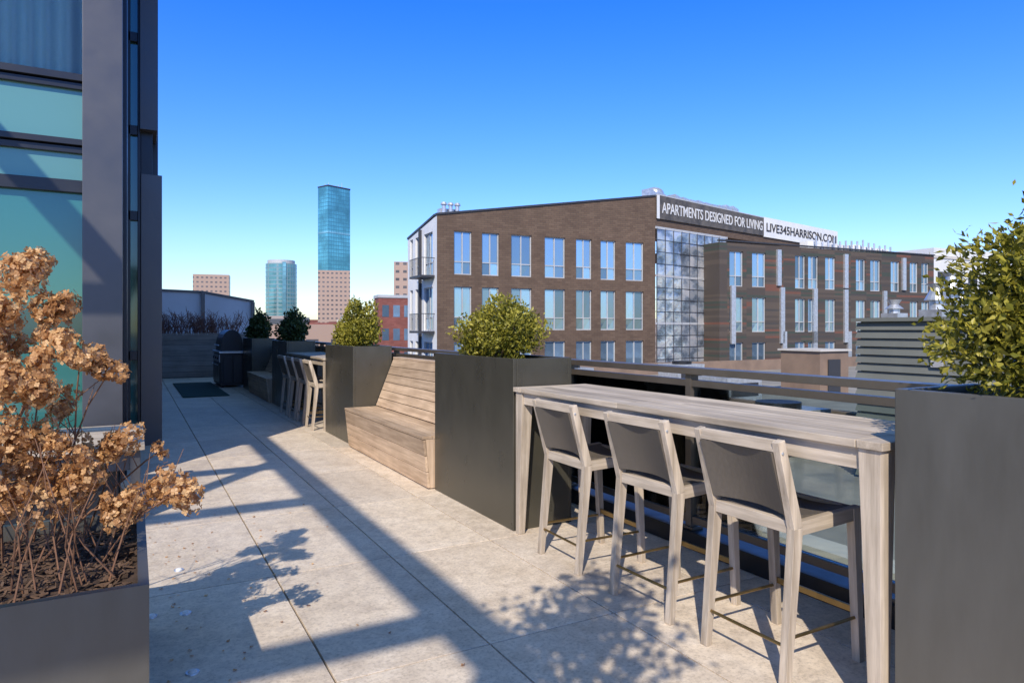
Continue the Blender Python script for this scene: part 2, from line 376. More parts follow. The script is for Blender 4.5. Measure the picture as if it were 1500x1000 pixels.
# ---------------------------------------------------------------- bar stool (faces +x)
def stool_mesh():
    b=B(); hw=.225; T=.042
    for s in (-1,1):
        y=s*hw
        b.beam((-.015,y,0),(.05,y,.66),.040,.034,'wood_z',up=(1,0,0),w2=.040,h2=.055)
        b.beam((.05,y,.66),(-.055,y,1.035),.040,.055,'wood_z',up=(1,0,0),w2=.036,h2=.042)
        b.beam((.475,y,0),(.44,y,.70),.040,.034,'wood_z',up=(1,0,0),w2=.040,h2=.05)
        b.beam((.03,y,.655),(.47,y,.675),.034,.06,'wood_x')
        b.cyl((-.0,y,.20),(.46,y,.20),.008,.008,'brass',8)
        b.cyl((-.05,y+s*.018,.985),(-.05,y+s*.0225,.985),.008,.008,'steel',8)
    b.beam((.45,-hw+.02,.67),(.45,hw-.02,.67),.034,.055,'wood_y')
    b.beam((.045,-hw+.02,.66),(.045,hw-.02,.66),.034,.055,'wood_y')
    b.beam((-.052,-hw+.016,1.012),(-.052,hw-.016,1.012),.028,.05,'wood_y')
    b.cyl((.0,-hw,.165),(.0,hw,.165),.008,.008,'brass',8)
    b.beam((.46,-hw,.23),(.46,hw,.23),.012,.03,'brass')
    def sheet(fn,nu,nv,th):
        vs=[];fs=[]
        for side in (0,1):
            for i in range(nu+1):
                for j in range(nv+1):
                    p,nrm=fn(i/nu,j/nv); vs.append(Vector(p)+Vector(nrm)*th*(side-.5))
        W=(nv+1); O=(nu+1)*W
        for i in range(nu):
            for j in range(nv):
                a=i*W+j; fs+=[(a,a+1,a+W+1,a+W),(O+a,O+a+W,O+a+W+1,O+a+1)]
        for i in range(nu):
            for j in (0,nv):
                a=i*W+j; fs.append((a,a+W,O+a+W,O+a))
        for j in range(nv):
            for i in (0,nu):
                a=i*W+j; fs.append((a,a+1,O+a+1,O+a))
        b.add(vs,fs,'sling',.5)
    hy=hw-.022
    def back(u,v):
        z=.715+.270*v; x=.035-.085*v-.018+ .055*math.sin(math.pi*u)*(1-.4*v)
        return (x,-hy+2*hy*u,z),(1,0,.25)
    sheet(back,14,8,.016)
    def seat(u,v):
        return (.06+.385*v,-hy+2*hy*u,.695-.02*math.sin(math.pi*u)-.012*math.sin(math.pi*v)),(0,0,1)
    sheet(seat,10,8,.016)
    return b.mesh('bar_stool')
sm=stool_mesh()
for (y,rz) in ((2.17,.0),(2.88,.03),(3.68,-.02)): inst('bar_stool',sm,(2.40,y,0),rz,.003)
for y in (10.5,11.15,11.8,12.5): inst('bar_stool',sm,(2.34,y,0),random.uniform(-.04,.04),.003)

# ---------------------------------------------------------------- benches
def bench(y0,y1):
    b=B(); y0+=.02;y1-=.02
    xf,xr=2.36,2.80; zs=.50
    n=3
    for i in range(n):
        z0=.015+i*(.455/n); z1=z0+.455/n-.005
        xo0=xf+.05*(1-z0/.47); xo1=xf+.05*(1-z1/.47)
        p=[(xo0,y0,z0),(xo0+.025,y0,z0),(xo0+.025,y1,z0),(xo0,y1,z0),(xo1,y0,z1),(xo1+.025,y0,z1),(xo1+.025,y1,z1),(xo1,y1,z1)]
        b.hexa(p,'bench_y')
    n=4; W=(xr-xf)/n
    for i in range(n): b.box(xf-.005+i*W,xf-.005+(i+1)*W-.005,y0,y1,zs-.028,zs,'bench_y')
    for ye in (y0+.004,y1-.029):
        p=[(xf+.076,ye,0.01),(3.0,ye,0.01),(3.0,ye+.025,0.01),(xf+.076,ye+.025,0.01),(xf+.03,ye,zs-.03),(3.0,ye,zs-.03),(3.0,ye+.025,zs-.03),(xf+.03,ye+.025,zs-.03)]
        b.hexa(p,'bench_z')
        p=[(xr+.01,ye,zs-.029),(3.09,ye,zs-.029),(3.09,ye+.025,zs-.029),(xr+.01,ye+.025,zs-.029),(3.03,ye,1.09),(3.09,ye,1.09),(3.09,ye+.025,1.09),(3.03,ye+.025,1.09)]
        b.hexa(p,'bench_z')
    n=6
    a=Vector((xr-.01,0,zs+.004)); e=Vector((3.03,0,1.11)); d=(e-a)/n; nn=Vector((-d.z,0,d.x)).normalized()*.024
    for i in range(n):
        p0=a+d*i; p1=a+d*(i+1)-d.normalized()*.006
        q=[p0+nn,p0,p0,p0+nn,p1+nn,p1,p1,p1+nn]
        p=[(v.x,yy,v.z) for v,yy in zip(q,(y0,y0,y1,y1,y0,y0,y1,y1))]
        b.hexa(p,'bench_y')
    b.box(3.0,3.11,y0,y1,1.112,1.135,'bench_y')
    return b.obj('wooden_bench',bevel=.002)
bench(5.94,8.66); bench(14.5,17.2)

# ---------------------------------------------------------------- guard rail
b=B(); XR=3.40; ZR=1.235
b.box(XR-.06,XR+.06,-6,23.2,ZR-.045,ZR,'rail',.8)
b.box(XR-.03,XR+.03,-6,23.2,ZR-.13,ZR-.085,'rail',.6)
b.box(XR-.025,XR+.025,-6,23.2,.16,.21,'rail',.5)
b.box(XR-.08,XR+.1,-6,23.2,0.001,.12,'darkmetal',.5)
y=-5.6
while y<23.2:
    b.box(XR-.035,XR+.035,y,y+.055,.12,ZR-.046,'rail',.8)
    b.box(XR-.05,XR+.05,y-.03,y+.085,.121,.14,'rail',.8)
    y+=1.52
b.box(XR-.006,XR+.006,-6,23.2,.211,ZR-.131,'clear',.5)
b.obj('guard_railing',bevel=.002)

# ---------------------------------------------------------------- far end: wood screen, grill, mat, frosted screen
b=B()
for i in range(8):
    b.box(-3.0,3.3,23.31,23.34,.02+i*.165,.02+i*.165+.158,'scr_x')
b.box(-3.0,3.3,23.30,23.42,1.345,1.375,'scr_x'); 
for x in (-2.9,-1,1,3.2): b.box(x,x+.08,23.35,23.43,0,1.34,'scr_x')
b.obj('wood_screen_wall')
b=B()
for x0,x1,h0,h1 in ((-4,2.2,2.95,2.80),(2.2,3.95,2.80,2.50)):
    p=[(x0,27,0),(x1,27,0),(x1,27.04,0),(x0,27.04,0),(x0,27,h0),(x1,27,h1),(x1,27.04,h1),(x0,27.04,h0)]
    b.hexa(p,'screen',.6)
    p=[(x0,26.95,h0),(x1,26.95,h1),(x1,27.1,h1),(x0,27.1,h0),(x0,26.95,h0+.08),(x1,26.95,h1+.08),(x1,27.1,h1+.08),(x0,27.1,h0+.08)]
    b.hexa(p,'facade')
for x in (-1.5,.5,2.2,3.9): b.box(x-.06,x+.06,26.85,26.94,0,2.85-(.35 if x>3 else 0),'facade')
b.obj('terrace_divider_screen')
def bare_bush(name,cx,cy,z,w,h,n,seed):
    rg=random.Random(seed); b=B()
    for i in range(n):
        p=Vector((cx+rg.uniform(-w,w),cy+rg.uniform(-.3,.3),z)); d=Vector((rg.uniform(-.5,.5),rg.uniform(-.3,.3),1)).normalized(); l=h*rg.uniform(.6,1)
        q=p+d*l; b.cyl(p,q,.014,.006,'red_stem',4)
        for k in range(5):
            s=p.lerp(q,rg.uniform(.3,.9)); e=s+Vector((rg.uniform(-.25,.25),rg.uniform(-.2,.2),rg.uniform(.1,.3))); b.cyl(s,e,.008,.004,'red_stem',4)
    return b.obj(name)
planter(-1.2,3.2,24.2,25.0,1.2,'planter')
bare_bush('bare_shrub',1.0,24.6,1.1,2.1,1.0,220,3)
b=B()
b.box(.95,1.9,16.5,20.9,.004,.02,'turf'); b.obj('turf_mat')
# grill : front faces -x
b=B(); gx0,gx1,gy0,gy1=1.95,2.55,18.9,20.5
b.box(gx0,gx1,gy0,gy1,.05,.88,'darkmetal',.3)
b.box(gx0-.03,gx1+.02,gy0-.03,gy1+.03,.88,.93,'steel',.4)
for k in range(3):
    ya=gy0+.04+k*.52; b.box(gx0-.02,gx0-.001,ya,ya+.48,.12,.62,'facade_d'); b.box(gx0-.02,gx0-.001,ya,ya+.48,.65,.84,'steel')
    b.cyl((gx0-.045,ya+.1,.58),(gx0-.045,ya+.38,.58),.01,.01,'steel',8)
    b.cyl((gx0-.05,ya+.24,.75),(gx0-.02,ya+.24,.75),.03,.03,'darkmetal',12)
for s in (0,1): b.box(gx0+.05,gx0+.1,gy0+.1+s*1.3,gy0+.15+s*1.3,0,.05,'darkmetal')
for k in range(2): b.box(gx0+.08+k*.24,gx0+.28+k*.24,gy0-.02,gy0-.001,.12,.8,'facade_d')
n=12; prof=[]
for i in range(n+1):
    a=math.pi*i/n; prof.append((gx0+.3-.27*math.cos(a),.935+.55*math.sin(a)**.7))
vs=[(x,gy0+.15,z) for x,z in prof]+[(x,gy1-.15,z) for x,z in prof]; m_=n+1
fs=[(i,i+1,m_+i+1,m_+i) for i in range(n)]+[tuple(range(m_-1,-1,-1)),tuple(range(m_,2*m_))]
b.add(vs,fs,'darkmetal',.6)
b.cyl((gx0-.01,gy0+.3,1.08),(gx0-.01,gy1-.3,1.08),.015,.015,'steel',8)
b.obj('barbecue_grill',bevel=.004)

# ---------------------------------------------------------------- left building
e=empty('glass_apartment_block')
WY=8.0
b=B()
b.box(-.43,-.09,WY-.22,WY+.3,0,12,'facade',.6)
b.obj('column',e,.006)
b=B()
b.box(-.09,-.055,WY+.05,10.1,0,12,'facade_d')
b.box(-.40,.085,10.1,10.14,0,12,'teal',.3)
b.box(-.06,-.03,10.04,10.1,0,12,'facade_d'); b.box(.05,.085,10.03,10.1,0,12,'facade_d')
b.box(.087,.33,10.0,10.6,0,3.5,'facade',.5)
b.box(.087,.22,10.05,10.6,3.5,4.05,'facade_d')
b.box(.075,.275,9.9,10.6,4.05,12,'facade',.2)
for z in (1.1,2.9,4.0,5.2): b.box(-.055,.05,10.04,10.1,z,z+.12,'facade_d')
b.box(-.2,.30,10.6,23.3,0,12,'facade_d')
b.box(-6,-.2,10.6,23.3,0,12,'facade_d')
b.obj('side_wall',e,.004)
b=B()
X0,X1=-7,-.432
def hz(z0,z1,k,yy=WY,d=.04,r=None): b.box(X0,X1,yy,yy+d,z0,z1,k,r)
hz(.12,2.84,'teal',r=.55); hz(2.96,3.23,'teal_l',r=.4); hz(3.36,3.86,'teal_l',r=.6)
b.obj('spandrel_glass',e)
b=B()
for z0,z1,o in ((0,.12,.05),(2.84,2.96,.07),(3.23,3.29,.05),(3.302,3.36,.09),(3.86,3.92,.05),(3.932,4.0,.09),(6.6,6.75,.07)):
    b.box(X0,X1,WY-o,WY+.06,z0,z1,'facade_d',.5)
for x in (-2.6,-4.8): b.box(x-.04,x+.04,WY-.06,WY+.05,0,12,'facade_d')
b.obj('mullions',e,.003)
b=B(); b.box(X0,X1,WY+.01,WY+.03,4.0,12,'clear'); b.obj('window_glass',e)
b=B(); vs=[];n=260
for i in range(n+1):
    x=X0+(X1-X0)*i/n; y=WY+.16+.05*math.sin(x*38+1.2*math.sin(x*7))
    vs+=[(x,y,4.0),(x,y,6.6)]
b.add(vs,[(2*i,2*i+2,2*i+3,2*i+1) for i in range(n)],'curtain',.8)
b.obj('curtain',e,smooth=True)
b=B(); b.box(X0,X1,WY+.9,WY+.95,0,12,'facade_d'); b.box(X0,X1,WY+.3,WY+.9,6.75,6.9,'white'); b.obj('interior_wall',e)

# low side table near column
b=B()
b.box(-1.5,-1.42,6.1,7.4,0,.56,'facade',.3); b.box(-.02,.05,6.1,7.4,0,.56,'facade',.3)
b.box(-1.42,-.02,6.12,6.15,.40,.56,'facade',.4); b.box(-1.42,-.02,7.3,7.33,.40,.56,'facade',.4)
b.box(-1.3,-.1,6.3,7.2,.02,.38,'facade_d',.4)
for i in range(9): b.box(-1.62,.08,6.03+i*.154,6.03+i*.154+.148,.562,.60,'wood_x')
b.obj('garden_table',bevel=.003)

# ---------------------------------------------------------------- hydrangea planter
hx0,hx1,hy0,hy1,hz_=-1.45,.05,2.73,3.88,.60
b=B(); th=.035
b.box(hx0,hx1,hy0,hy0+th,0,hz_,'planter2',.4); b.box(hx0,hx1,hy1-th,hy1,0,hz_,'planter2',.4)
b.box(hx0,hx0+th,hy0+th,hy1-th,0,hz_-.0005,'planter2',.4); b.box(hx1-th,hx1,hy0+th,hy1-th,0,hz_-.0005,'planter2',.4)
n=40; vs=[];fs=[]
for i in range(n+1):
    for j in range(n+1):
        x=hx0+th+(hx1-hx0-2*th)*i/n; y=hy0+th+(hy1-hy0-2*th)*j/n
        vs.append((x,y,hz_-.07+.05*noise.noise(Vector((x*5,y*5,0)))+.02*noise.noise(Vector((x*22,y*22,3)))))
fs=[(i*(n+1)+j,(i+1)*(n+1)+j,(i+1)*(n+1)+j+1,i*(n+1)+j+1) for i in range(n) for j in range(n)]
b.add(vs,fs,'soil')
for i in range(1800):
    x=random.uniform(hx0+.06,hx1-.06); y=random.uniform(hy0+.06,hy1-.06); z=hz_-.055+.05*noise.noise(Vector((x*5,y*5,0)))
    d=Vector((random.gauss(0,1),random.gauss(0,1),random.gauss(0,.4))).normalized()*random.uniform(.008,.028)
    b.beam(Vector((x,y,z))-d,Vector((x,y,z))+d,random.uniform(.005,.014),.004,'mulch')
b.obj('metal_planter',bevel=0)
heads=[(35,425,.135,2.75),(78,462,.10,2.8),(8,455,.11,2.7),(85,505,.08,2.75),(118,520,.08,2.75),(160,545,.085,2.85),(45,580,.13,2.6),(15,640,.11,2.6),(168,642,.10,2.9),(130,665,.08,2.9),(112,700,.115,2.75),
 (20,735,.105,2.5),(190,742,.095,2.75),(236,722,.075,2.8),(270,722,.08,2.75),(235,660,.035,3.0),(70,650,.09,2.7),(-40,560,.12,2.6),(-40,700,.1,2.5),(15,505,.09,2.8),(95,598,.07,2.9),(160,745,.07,2.7),(60,540,.08,2.75),(60,700,.08,2.7),(30,690,.07,2.65),(140,700,.06,3.0)]
b=B(); rg=random.Random(5)
def floret(b,c,nrm,s,rv):
    nrm=nrm.normalized(); u=nrm.cross(Vector((rg.gauss(0,1),rg.gauss(0,1),rg.gauss(0,1)))).normalized(); v=nrm.cross(u)
    vs=[];fs=[]
    for k in range(4):
        a=k*math.pi/2; d=u*math.cos(a)+v*math.sin(a); p=u*math.cos(a+1.57)+v*math.sin(a+1.57); lift=nrm*s*rg.uniform(-.1,.5)
        o=len(vs); vs+=[c,c+d*s*.6-p*s*.48+lift*.5,c+d*s*1.05+lift,c+d*s*.6+p*s*.48+lift*.4]; fs.append((o,o+1,o+2,o+3))
    b.add(vs,fs,'floret',rv)
for (px,py,rad,d) in heads:
    z=H-(py-482)/1000*d; x,y,_=uv2w(px,d); c=Vector((x,y,z))
    ax=Vector((rg.uniform(-.6,.6),rg.uniform(-.4,.4),rg.uniform(.3,1))).normalized()
    nfl=int(240*(rad/.08)**2); tone=rg.uniform(-.18,.15)
    sub=[(ax*rad*rg.uniform(-.6,.8)+Vector((rg.gauss(0,1),rg.gauss(0,1),rg.gauss(0,1))).normalized()*rad*.42, rad*rg.uniform(.4,.62)) for _ in range(7)]
    for i in range(nfl):
        dd=Vector((rg.gauss(0,1),rg.gauss(0,1),rg.gauss(0,1))).normalized(); so_,rr=rg.choice(sub)
        p=c+so_+dd*rr*rg.uniform(.75,1.08)
        floret(b,p,dd+Vector((rg.gauss(0,.3),rg.gauss(0,.3),rg.gauss(0,.3))),rg.uniform(.009,.017),min(1,max(0,rg.random()*.8+.15+tone)))
    base=Vector((min(hx1-.12,max(hx0+.3,x-.15+rg.uniform(-.25,.1))),min(hy1-.15,max(hy0+.12,y+rg.uniform(.1,.5))),hz_-.06))
    pts=[base,base.lerp(c,.4)+Vector((rg.uniform(-.06,.03),rg.uniform(-.05,.05),.06)),base.lerp(c,.75)+Vector((0,0,.05)),c]
    for k in range(3): b.cyl(pts[k],pts[k+1],.0055-.001*k,.0045-.001*k,'dry_stem',6)
    for k in range(4):
        q=pts[1].lerp(pts[2],rg.random()); b.cyl(q,q+Vector((rg.uniform(-.15,.15),rg.uniform(-.12,.12),rg.uniform(.05,.22))),.0025,.0012,'dry_stem',5)
for i in range(55):
    p=Vector((rg.uniform(hx0+.5,hx1-.1),rg.uniform(hy0+.1,hy1-.15),hz_-.07)); q=p+Vector((rg.uniform(-.2,.22),rg.uniform(-.2,.12),rg.uniform(.2,.65)))
    mdl=p.lerp(q,.5)+Vector((rg.uniform(-.04,.04),rg.uniform(-.04,.04),0))
    b.cyl(p,mdl,.004,.003,'dry_stem',5); b.cyl(mdl,q,.003,.0015,'dry_stem',5)
    if rg.random()<.6: b.cyl(mdl,mdl+Vector((rg.uniform(-.12,.12),rg.uniform(-.12,.12),rg.uniform(.05,.2))),.002,.001,'dry_stem',5)
b.obj('dried_hydrangea')
# fallen petals on the pavers
b=B()
for i in range(110):
    x=.10+abs(rg.gauss(0,.45)); y=rg.uniform(2.0,6.0)
    floret(b,Vector((x,y,.004)),Vector((rg.gauss(0,.15),rg.gauss(0,.15),1)),rg.uniform(.006,.012),rg.random())
b.obj('fallen_petals')

# deck lights
for px,py in ((262,835),(272,898),(282,985),(222,903)):
    d=1500/(py-482); x,y,_=uv2w(px,d); b=B(); b.cyl((0,0,0),(0,0,.006),.03,.028,'steel',20); b.cyl((0,0,.006),(0,0,.014),.02,.012,'white',16)
    b.obj('deck_light',loc=(x,y,.0005))

# ---------------------------------------------------------------- facade helper (local frame)
def facade(b,fr,ox,oy,ang,width,z0,zt0,zt1,wins,wall,glass,frame,depth=.16,mull=True):
    ux,uy=math.cos(ang),math.sin(ang)
    def P(x,z,dp=0): return (ox+ux*x-uy*dp, oy+uy*x+ux*dp, z)
    xs=sorted(set([0,width]+[a for w_ in wins for a in w_[:2]]))
    zs=sorted(set([z0]+[a for w_ in wins for a in w_[2:]]))
    top=lambda x: zt0+(zt1-zt0)*x/width
    for i in range(len(xs)-1):
        for j in range(len(zs)):
            xa,xb=xs[i],xs[i+1]; za=zs[j]
            if j<len(zs)-1: zb=(zs[j+1],zs[j+1])
            else: zb=(top(xa),top(xb))
            xm=(xa+xb)/2; zm=(za+zb[0])/2
            if any(w_[0]<xm<w_[1] and w_[2]<zm<w_[3] for w_ in wins): continue
            b.add([P(xa,za),P(xb,za),P(xb,zb[1]),P(xa,zb[0])],[(0,1,2,3)],wall,.7)
    for (a,c,l,h) in wins:
        for q in ([P(a,l),P(a,l,depth),P(a,h,depth),P(a,h)],[P(c,l),P(c,h),P(c,h,depth),P(c,l,depth)],[P(a,h),P(a,h,depth),P(c,h,depth),P(c,h)],[P(a,l),P(c,l),P(c,l,depth),P(a,l,depth)]):
            b.add(q,[(0,1,2,3)],wall,.5)
        fw=.065
        def fb(xa,xb,za,zb,d0=depth-.06,d1=depth-.001):
            p=[P(xa,za,d0),P(xb,za,d0),P(xb,za,d1),P(xa,za,d1),P(xa,zb,d0),P(xb,zb,d0),P(xb,zb,d1),P(xa,zb,d1)]; fr.hexa(p,frame)
        mid=a+(c-a)*.5; zz=l+(h-l)*.30
        panes=[(a,mid,l,zz),(mid,c,l,zz),(a,mid,zz,h),(mid,c,zz,h)]
        for (pa,pb,pl,ph) in panes:
            b.add([P(pa,pl,depth+random.uniform(0,.01)),P(pb,pl,depth),P(pb,ph,depth+random.uniform(0,.01)),P(pa,ph,depth)],[(0,1,2,3)],glass)
        fb(a,a+fw,l,h); fb(c-fw,c,l,h); fb(a+fw,c-fw,l,l+fw); fb(a+fw,c-fw,h-fw,h)
        if mull: fb(mid-fw/2,mid+fw/2,l+fw,h-fw); fb(a+fw,mid-fw/2,zz-.03,zz+.03); fb(mid+fw/2,c-fw,zz-.03,zz+.03)

# ---------------------------------------------------------------- apartment building
ox,oy,_=uv2w(640,40)
ap=empty('brick_apartment_building',(ox,oy,0),-math.radians(4.05))
def s_of(px,off=0):
    t=(px-750)/1000
    return (t*40+4.4)/(.9067-.4217*t)
fl=3.30
rows=[(4.74-fl*k,7.33-fl*k) for k in range(8)]
cols=[(665,691),(706,731),(749,779),(798,828),(844,867),(880,902),(917,943)]
wins=[(s_of(a),s_of(c),l,h) for a,c in cols for l,h in rows if l>-21]
b=B(); fr=B()
facade(b,fr,0,0,0,15.65,-22,8.18,10.54,wins,'brick','winblue','frame_w')
b.obj('brick_wall',ap); fr.obj('window_frames',ap)
b=B(); p=[(-.05,-.06,8.18),(15.65,-.06,10.54),(15.65,.4,10.54),(-.05,.4,8.18),(-.05,-.06,8.30),(15.65,-.06,10.66),(15.65,.4,10.66),(-.05,.4,8.30)]
b.hexa(p,'frame_d')
b.add([(0,0,8.1),(15.65,0,10.46),(15.65,14,10.46),(0,6,7.4),(2.5,14,7.4)],[(0,1,2,4,3)],'roof')
p=[(-.06,-.06,8.18),(.2,-.06,8.18),(.2,6.0,7.45),(-.06,6.0,7.45),(-.06,-.06,8.30),(.2,-.06,8.30),(.2,6.0,7.57),(-.06,6.0,7.57)]
b.hexa([(x,y+(.001 if y<0 else 0)+.47*(y<0),z) for x,y,z in p],'frame_d')
b.obj('roof',ap)
b=B(); fr=B(); Ls=6.0
lw=[]
for l,h in rows:
    if l<-21: continue
    lw+= [(.5,1.15,l,h),(1.7,2.35,l,h),(3.5,5.2,l,h)]
facade(b,fr,0,Ls,-math.pi/2,Ls,-22,7.45,8.18,lw,'white','winblue','frame_w')
b.add([(0,Ls,-22),(6,Ls+.01,-22),(6,Ls+.01,7.45),(0,Ls,7.45)],[(0,1,2,3)],'white',.6)
b.obj('white_side_wall',ap); fr.obj('side_window_frames',ap)
b=B()
for l,h in rows[:6]:
    b.box(-.9,-.001,.4,2.6,l-.18,l-.05,'frame_d')
    b.box(-.9,-.87,.4,2.6,l+.95,l+.99,'frame_d')
    for yy in np.linspace(.4,2.57,14): b.box(-.89,-.87,yy,yy+.015,l-.05,l+.95,'frame_d')
    for xx in np.linspace(-.85,-.1,6): b.box(xx,xx+.015,.4,.415,l-.05,l+.95,'frame_d'); 
    b.box(-.87,-.001,.4,.43,l+.95,l+.99,'frame_d')
b.box(-.18,-.001,2.95,3.10,-22,7.7,'frame_d')
b.obj('balconies',ap)
a15=math.radians(15)
def Q(s,dp=0,z=0): return (15.65+math.cos(a15)*s-math.sin(a15)*dp, math.sin(a15)*s+math.cos(a15)*dp, z)
b=B(); fr=B()
nx=9
for i in range(nx):
    for k in range(36):
        x0=.15+i*(8.4/nx); x1=x0+8.4/nx; z1=8.45-k*.82; z0=z1-.82
        j=[random.uniform(-.02,.02) for _ in range(4)]
        b.add([Q(x0,j[0],z0),Q(x1,j[1],z0),Q(x1,j[2],z1),Q(x0,j[3],z1)],[(0,1,2,3)],'painted_mirror')
for i in range(nx+1):
    x0=.15+i*(8.4/nx); p=[Q(x0-.02,-.04,-21),Q(x0+.02,-.04,-21),Q(x0+.02,.02,-21),Q(x0-.02,.02,-21),Q(x0-.02,-.04,8.45),Q(x0+.02,-.04,8.45),Q(x0+.02,.02,8.45),Q(x0-.02,.02,8.45)]
    fr.hexa(p,'facade')
for k in range(37):
    z=8.45-k*.82; w_=.08 if k%4==0 else .02
    p=[Q(.0,-.035,z-w_),Q(8.7,-.035,z-w_),Q(8.7,.03,z-w_),Q(.0,.03,z-w_),Q(0,-.035,z+w_),Q(8.7,-.035,z+w_),Q(8.7,.03,z+w_),Q(0,.03,z+w_)]
    fr.hexa(p,'frame_w' if k%4==0 else 'facade')
b.obj('painted_reflection_glazing',ap); fr.obj('curtain_wall_frame',ap)
b=B()
p=[Q(0,0,8.5),Q(27,0,8.5),Q(27,5,8.5),Q(0,5,8.5),Q(0,0,10.55),Q(27,0,10.2),Q(27,5,10.2),Q(0,5,10.55)]
b.hexa(p,'brick',.5); b.obj('upper_storey',ap)
def sbox(b,s0,s1,d0,d1,z0,z1,z0b,z1b,k):
    b.hexa([Q(s0,d0,z0),Q(s1,d0,z0b),Q(s1,d1,z0b),Q(s0,d1,z0),Q(s0,d0,z1),Q(s1,d0,z1b),Q(s1,d1,z1b),Q(s0,d1,z1)],k,.8)
def bs(px):
    t=(px-750)/1000; return (t*46.6-9.79)/(.766-.643*t)
s0,s1,s2=.05,bs(1117),bs(1225)
b=B(); M['banner_d']=simple('banner_dark',(.11,.098,.086),.7,0,.45,1.6); sbox(b,s0,s1,-.12,-.02,9.05,10.65,9.07,10.50,'banner_d'); 
sbox(b,s0,s1,-.13,-.01,10.651,10.72,10.501,10.57,'frame_w')
sbox(b,s0-.04,s0+.25,-.14,-.125,9.05,10.65,9.05,10.65,'white')
b.obj('dark_banner',ap)
b=B(); sbox(b,s1+.02,s2,-.12,-.02,9.0,10.6,9.0,10.6,'white'); b.obj('white_banner',ap)
def text(body,s_start,s_end,z,size,key):
    cu=bpy.data.curves.new('lettering','FONT'); cu.body=body; cu.size=1; cu.extrude=.01; cu.offset=.012
    o=bpy.data.objects.new('lettering',cu); sc.collection.objects.link(o); o.parent=ap; cu.materials.append(M[key])
    bpy.context.view_layer.update(); wdt=o.dimensions.x; hgt=.7
    o.scale=((s_end-s_start)/wdt,size/hgt,1); q=Q(s_start,-.15,z); o.location=q; o.rotation_euler=(math.pi/2,0,a15)
M['ink']=simple('banner_ink',(.05,.045,.045),.7)
text('APARTMENTS DESIGNED FOR LIVING',s0+.5,s1-.25,9.48,.72,'white')
text('LIVE345HARRISON.COM',s1+.3,s2-.4,9.48,.68,'ink')
sw0,sw1=21.1,44.8; b=B(); fr=B()
wc=[(1066,1086),(1099,1119),(1162,1177),(1181,1196),(1206,1221),(1251,1265),(1272,1287),(1302,1315),(1330,1342),(1347,1358)]
ww=[(s_of(a)-sw0,s_of(c)-sw0,l-.15,h-.2) for a,c in wc for l,h in rows if l>-20]
facade(b,fr,sw0,-.2,0,sw1-sw0,-22,7.72,7.80,ww,'striped','winblue','frame_w')
b.add([(sw0,-.2,-22),(sw0,3,-22),(sw0,3,7.72),(sw0,-.2,7.72)],[(0,3,2,1)],'striped',.5)
b.add([(sw1,-.2,-22),(sw1,14,-22),(sw1,14,7.8),(sw1,-.2,7.8)],[(0,1,2,3)],'striped',.5)
b.add([(sw0,-.2,7.65),(sw1,-.2,7.65),(sw1,14,7.65),(sw0,14,7.65)],[(0,1,2,3)],'roof',.5)
b.box(sw0-.05,sw1+.05,-.3,-.0,7.81,7.9,'frame_d')
b.obj('striped_wing',ap); fr.obj('wing_window_frames',ap)
b=B()
for px,k in ((1137,0),(1142,1),(1190,1),(1190,2),(1235,0),(1235,1),(1145,2),(1070,1),(1292,1),(1240,2),(1300,2),(1320,0)):
    s=s_of(px); l,h=rows[k]; b.box(s-.20,s+.20,-.36,-.201,l-1.0 if k else l,h+ (.1 if not k else .6),'steel')
b.obj('metal_wall_panels',ap)
b=B()
for i in range(3): b.cyl((1.3+i*.45,2.5,7.5),(1.3+i*.45,2.5,9.3),.13,.13,'steel',12); b.cyl((1.3+i*.45,2.5,9.3),(1.3+i*.45,2.5,9.45),.22,.15,'steel',12)
b.box(1.1,2.4,2.7,3.2,7.6,9.1,'steel')
b.obj('chimney_stack',ap)
b=B()
for s,r,h in ((2.6,.75,.9),(4.2,.5,.6),(5.3,.6,.65),(7,.5,.5),(8.6,.45,.45)):
    q=Q(s,2.2); b.cyl((q[0],q[1],10.4),(q[0],q[1],10.5+h),r,r,'steel',20)
    for k in range(5):
        a0,a1=k*.3,(k+1)*.3; b.cyl((q[0],q[1],10.5+h+r*math.sin(a0)*.6),(q[0],q[1],10.5+h+r*math.sin(a1)*.6),r*math.cos(a0),r*math.cos(a1),'steel',20,False)
for s in range(12):
    sbox(b,1+s*.95,1.8+s*.95,1.2,2.0,10.3,11.3+random.uniform(-.25,.15),10.3,11.2,'steel')
b.obj('roof_ventilation_units',ap)
b=B()
for s in np.linspace(33,42,14):
    h=random.uniform(.3,.8); b.cyl((s,1.8,7.6),(s,1.8,8.3+h),.08,.08,'steel',8)
    if random.random()<.6: b.box(s-.5,s+.3,2.2,3,7.6,8.3+h*.5,'white')
b.obj('roof_pipes',ap)

# ---------------------------------------------------------------- neighbouring low roof, penthouse
b=B()
b.box(6,60,2,33,-22,-1.3,'roof',.5)
b.box(6,60,32.6,33,-1.3,-.6,'parapet'); b.box(6,6.35,2,32.6,-1.3,-.7,'beige')
for x,y in ((10,12),(13,20),(17,26),(24,26),(12,10),(9,17),(19,18)):
    b.box(x,x+1.8,y,y+1.5,-1.2,-.3,'steel'); b.box(x+.2,x+1.6,y-.02,y-.001,-1.0,-.5,'frame_d'); b.cyl((x+.9,y+.7,-.3),(x+.9,y+.7,-.15),.5,.5,'darkmetal',18)
b.box(25.5,27.4,19,21,-1.3,.55,'parapet'); b.box(25.4,27.5,18.9,21.1,.55,.63,'beige'); b.box(26,26.8,18.95,18.995,-1.3,.2,'frame_d')
b.box(15,15.3,10,32,-1.3,-.5,'parapet')
b.obj('low_roof_building')
b=B(); pX=12.0; pY1=8.15
b.box(pX+.05,22,-6,pY1-.05,-1.3,1.64,'corr',.4)
